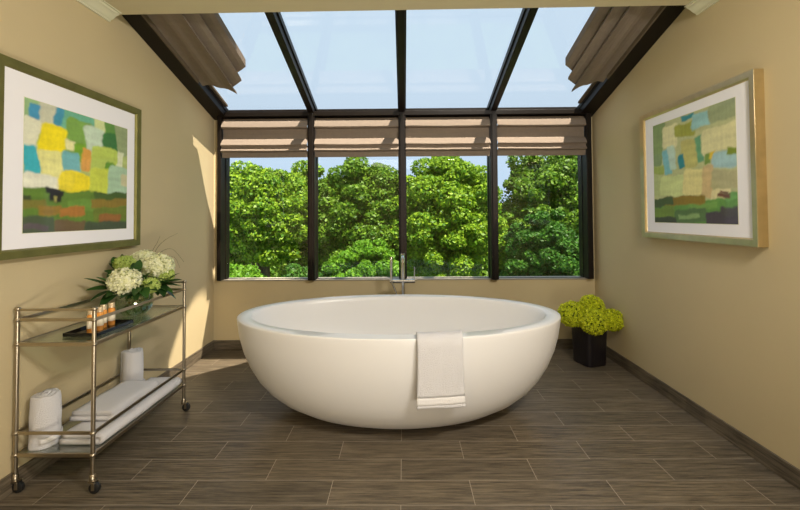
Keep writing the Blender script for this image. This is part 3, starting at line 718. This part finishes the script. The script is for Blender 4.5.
def folded(x0, x1, y0, y1, z0, th, layers, label, rot=0, seed=0):
    t = empty('folded_towel', ((x0+x1)/2, (y0+y1)/2, z0), label, 'towel', 'folded towels lying on the lower shelf')
    h = th/layers; b_ = MB(); R = Matrix.Rotation(rot, 3, 'Z'); c = Vector(((x0+x1)/2, (y0+y1)/2, 0))
    def P(x, y, z):
        w = .003*noise.noise(Vector((x*14, y*9, seed)))
        v = R@(Vector((x, y, 0))-c)+c; return (v.x, v.y, z+w)
    # one sheet folded back and forth: profile in (x,z), bends at front edge
    path = []
    for L_ in range(layers):
        z = z0+h*(L_+.5); a, b2 = (x0+.004, x1-h*.5) if L_ % 2 == 0 else (x1-h*.5, x0+.004+h*.5*(L_ > 0))
        if L_ % 2 == 0 and L_ > 0: a = x0+.004+h*.5
        for k in range(9): path.append((a+(b2-a)*k/8, z))
        if L_ < layers-1:
            s_ = 1 if L_ % 2 == 0 else -1
            for k in range(1, 6):
                an = -PI/2+PI*k/6; path.append((b2+s_*h*.5*math.cos(an), z+h*.5+h*.5*math.sin(an)))
    G = [[P(x, y, z+.004*math.sin(y*11+seed)*(z-z0)/th) for y in np.linspace(y0, y1, 34)] for x, z in path]
    MB().grid(G).build('cloth', M_terry, t, smooth=True, solid=h*.93)
folded(-1.555, -1.362, 1.775, 2.395, zl+.002, .048, 2, 'long white folded towel lying underneath along the open edge of the lower shelf', 0, 1)
folded(-1.600, -1.400, 1.875, 2.24, zl+.056, .044, 2, 'smaller white folded towel lying on top of the long one', .04, 5)

# ------------------------------------------------------------------ planter with chartreuse flowers
PX, PY = 1.478, 3.19
pl = empty('planter', (PX, PY, 0), 'tall black glazed planter standing in the back right corner', 'planter')
pb, ptp = .107, .124; Hh = .30
def sqr(r, z, rot=.32, n_=48):
    out = []
    for k in range(n_):
        a = 2*PI*k/n_; c_, s_ = math.cos(a), math.sin(a); p_ = .38
        x = r*math.copysign(abs(c_)**p_, c_); y = r*math.copysign(abs(s_)**p_, s_)
        out.append((PX+(x*math.cos(rot)-y*math.sin(rot)), PY+(x*math.sin(rot)+y*math.cos(rot)), z))
    return out
rings = [(.0001, 0), (pb*.85, 0), (pb*.92, .004), (pb*.94, .02), (.103, .15), (.110, Hh-.01), (.111, Hh), (.103, Hh), (.100, Hh-.01), (.095, .20), (.0001, .20)]
vs = []; fs = []
for r, z in rings: vs += sqr(r*.96, z)
n_ = 48
fs = [(i*n_+k, i*n_+(k+1) % n_, (i+1)*n_+(k+1) % n_, (i+1)*n_+k) for i in range(len(rings)-1) for k in range(n_)]
MB().add(vs, fs).build('pot', M_black, pl, smooth=True)
vs = sqr(.0001, .255)+sqr(.0935, .255)
MB().add(vs, [(k, (k+1) % n_, n_+(k+1) % n_, n_+k) for k in range(n_)]).build('moss', mat('moss', (.05, .07, .02), .95, bump=.8, bscale=60), pl)
for i, (px, py, Y, R, l) in enumerate([
    (572, 314, 3.14, .098, 'chartreuse flower ball furthest left in the black planter'),
    (591.5, 306.5, 3.24, .092, 'chartreuse flower ball at the top back of the black planter'),
    (593.5, 321.5, 3.07, .098, 'chartreuse flower ball at the front centre of the black planter'),
    (612.3, 320, 3.14, .082, 'small chartreuse flower ball furthest right beside the wall')]):
    c = at(px, py, Y=Y)
    stemmed(c, R*.94, 330, M_chart, M_core, (PX+.04*(i-1.5), PY+.02*math.sin(i*2), .25), l, 'flower', 'chartreuse flower balls in the planter', .0155, 20+i, (1, 1, .95), name='flower_ball', r=.005, open_=.75)

# ------------------------------------------------------------------ trees outside
def tree(base, crown, clumps, nleaf, size, lm, label, trunk_r=.14, seed=0, cr=.8, name='leafy_tree', group='trees beyond the windows', shrub=False):
    """crown: (centre, rx, ry, rz); leaves sit on many overlapping clumps"""
    rg = np.random.default_rng(seed); c, rx, ry, rz = np.array(crown[0], float), *crown[1:]
    d = rg.normal(size=(clumps, 3)); d /= np.linalg.norm(d, axis=1)[:, None]; d[:, 1] = np.where(rg.random(clumps) < .72, -abs(d[:, 1]), d[:, 1])
    rad = rg.uniform(.62, .98, clumps)
    cc = c+d*rad[:, None]*np.array([rx, ry, rz]); cs = cr*rg.uniform(.55, 1.1, clumps)
    t = empty(name, base, label, 'shrub' if shrub else 'tree', group)
    k = rg.integers(0, clumps, nleaf); n3 = rg.normal(size=(nleaf, 3)); n3 /= np.linalg.norm(n3, axis=1)[:, None]
    p = cc[k]+n3*(cs[k]*rg.uniform(.72, 1.05, nleaf))[:, None]*np.array([1, 1, .72])
    # a share fills the inside of the crown
    m_ = nleaf//6; ii = rg.normal(size=(m_, 3)); ii /= np.linalg.norm(ii, axis=1)[:, None]
    p[:m_] = c+ii*rg.uniform(.45, .85, m_)[:, None]*np.array([rx, ry, rz])
    nn = n3*.7+rg.normal(size=(nleaf, 3))*.75+np.array([0, 0, .4]); nn /= np.linalg.norm(nn, axis=1)[:, None]
    a = np.cross(nn, rg.normal(size=(nleaf, 3))); a /= np.linalg.norm(a, axis=1)[:, None]; b_ = np.cross(nn, a)
    s_ = (size*rg.uniform(.6, 1.25, nleaf))[:, None]
    V = np.stack([p-a*s_*.5, p-b_*s_*.34-nn*s_*.08, p+a*s_*.55, p+b_*s_*.34-nn*s_*.08], 1).reshape(-1, 3)
    V -= np.array(base, float)
    me = bpy.data.meshes.new('foliage'); me.vertices.add(len(V)); me.vertices.foreach_set('co', V.ravel())
    me.loops.add(nleaf*4); me.loops.foreach_set('vertex_index', np.arange(nleaf*4)); me.polygons.add(nleaf)
    me.polygons.foreach_set('loop_start', np.arange(nleaf)*4); me.update(calc_edges=True); me.validate(); me.materials.append(lm)
    o = bpy.data.objects.new('foliage', me); COL.objects.link(o); o.parent = t
    bs = Vector(base); top = Vector(c)
    tb = MB().tube([bs, bs.lerp(top, .5)+Vector((.06, 0, 0)), top, top+Vector((0, 0, rz*.5))], [trunk_r, trunk_r*.8, trunk_r*.5, trunk_r*.15], 10)
    rd = random.Random(seed)
    for q_ in range(9 if not shrub else 5):
        s0 = bs.lerp(top, rd.uniform(.45, 1.0)); tg = Vector(cc[rd.randrange(clumps)])
        tb.tube([s0, s0.lerp(tg, .5)+Vector((0, 0, .15)), tg], [trunk_r*.4, trunk_r*.26, trunk_r*.08], 6)
    tb.build('trunk', M_bark, t, smooth=True)
    return t
G0 = -3.2
def T(pxc, pyt, pyb, halfw, Y, **k):
    """crown box from its outline in view at distance Y"""
    a = at(pxc, pyt, Y=Y); b_ = at(pxc, pyb, Y=Y); w = halfw*Y/FPX
    cz = (a.z+b_.z)/2; rz = (a.z-b_.z)/2
    k2 = dict(k); cr = k2.pop('cr', .8)
    return tree((a.x, Y+.2, G0), ((a.x, Y, cz), max(.3, w-cr*.55), max(.4, (w-cr*.5)*.9), max(.3, rz-cr*.45)), cr=cr, **k2)
T(264, 157, 268, 47, 11.0, clumps=120, nleaf=60000, size=.10, lm=M_leafA, label='light green round-topped tree seen through the leftmost window', seed=1, cr=.36)
T(313, 160, 300, 42, 13.5, clumps=90, nleaf=52000, size=.115, lm=M_leafA, label='narrow light green tree behind the first mullion from the left', seed=2, cr=.42)
T(362, 156, 300, 58, 12.0, clumps=150, nleaf=95000, size=.105, lm=M_leafB, label='broad mid-green tree filling the window left of centre', seed=3, cr=.40)
T(444, 152, 305, 60, 11.5, clumps=170, nleaf=110000, size=.105, lm=M_leafA, label='tall bright green tree filling the window right of centre', seed=4, cr=.38)
T(556, 141, 300, 76, 13.0, clumps=160, nleaf=110000, size=.115, lm=M_leafB, label='broad green tree at the top of the rightmost window', seed=5, cr=.42)
T(366, 231, 340, 46, 8.0, clumps=150, nleaf=60000, size=.075, lm=M_leafC, label='rounded bright green bush in front of the tree left of centre', seed=6, cr=.17, name='round_bush', group='bushes below the windows', shrub=True, trunk_r=.07)
T(548, 206, 340, 52, 8.0, clumps=170, nleaf=70000, size=.075, lm=M_leafD, label='rounded dark green bush filling the lower half of the rightmost window', seed=7, cr=.18, name='round_bush', group='bushes below the windows', shrub=True, trunk_r=.07)
T(242, 262, 330, 36, 8.5, clumps=100, nleaf=40000, size=.085, lm=M_leafC, label='low leafy bush along the bottom of the leftmost window', seed=8, cr=.18, name='round_bush', group='bushes below the windows', shrub=True, trunk_r=.06)
T(300, 260, 330, 28, 9.5, clumps=80, nleaf=30000, size=.09, lm=M_leafD, label='low dark green bush behind the lower end of the first mullion', seed=9, cr=.19, name='round_bush', group='bushes below the windows', shrub=True, trunk_r=.06)
# a farther row of trees closes the gaps between the crowns
T(232, 196, 320, 70, 19.0, clumps=110, nleaf=50000, size=.20, lm=M_leafB, label='distant dark green tree low behind the leftmost window trees', seed=21, cr=.6, group='far trees')
T(402, 170, 320, 90, 20.0, clumps=130, nleaf=60000, size=.20, lm=M_leafB, label='distant dark green tree glimpsed behind the centre mullion', seed=22, cr=.6, group='far trees')
T(500, 200, 320, 60, 19.0, clumps=110, nleaf=50000, size=.20, lm=M_leafB, label='distant dark green tree low between the two right windows', seed=23, cr=.6, group='far trees')
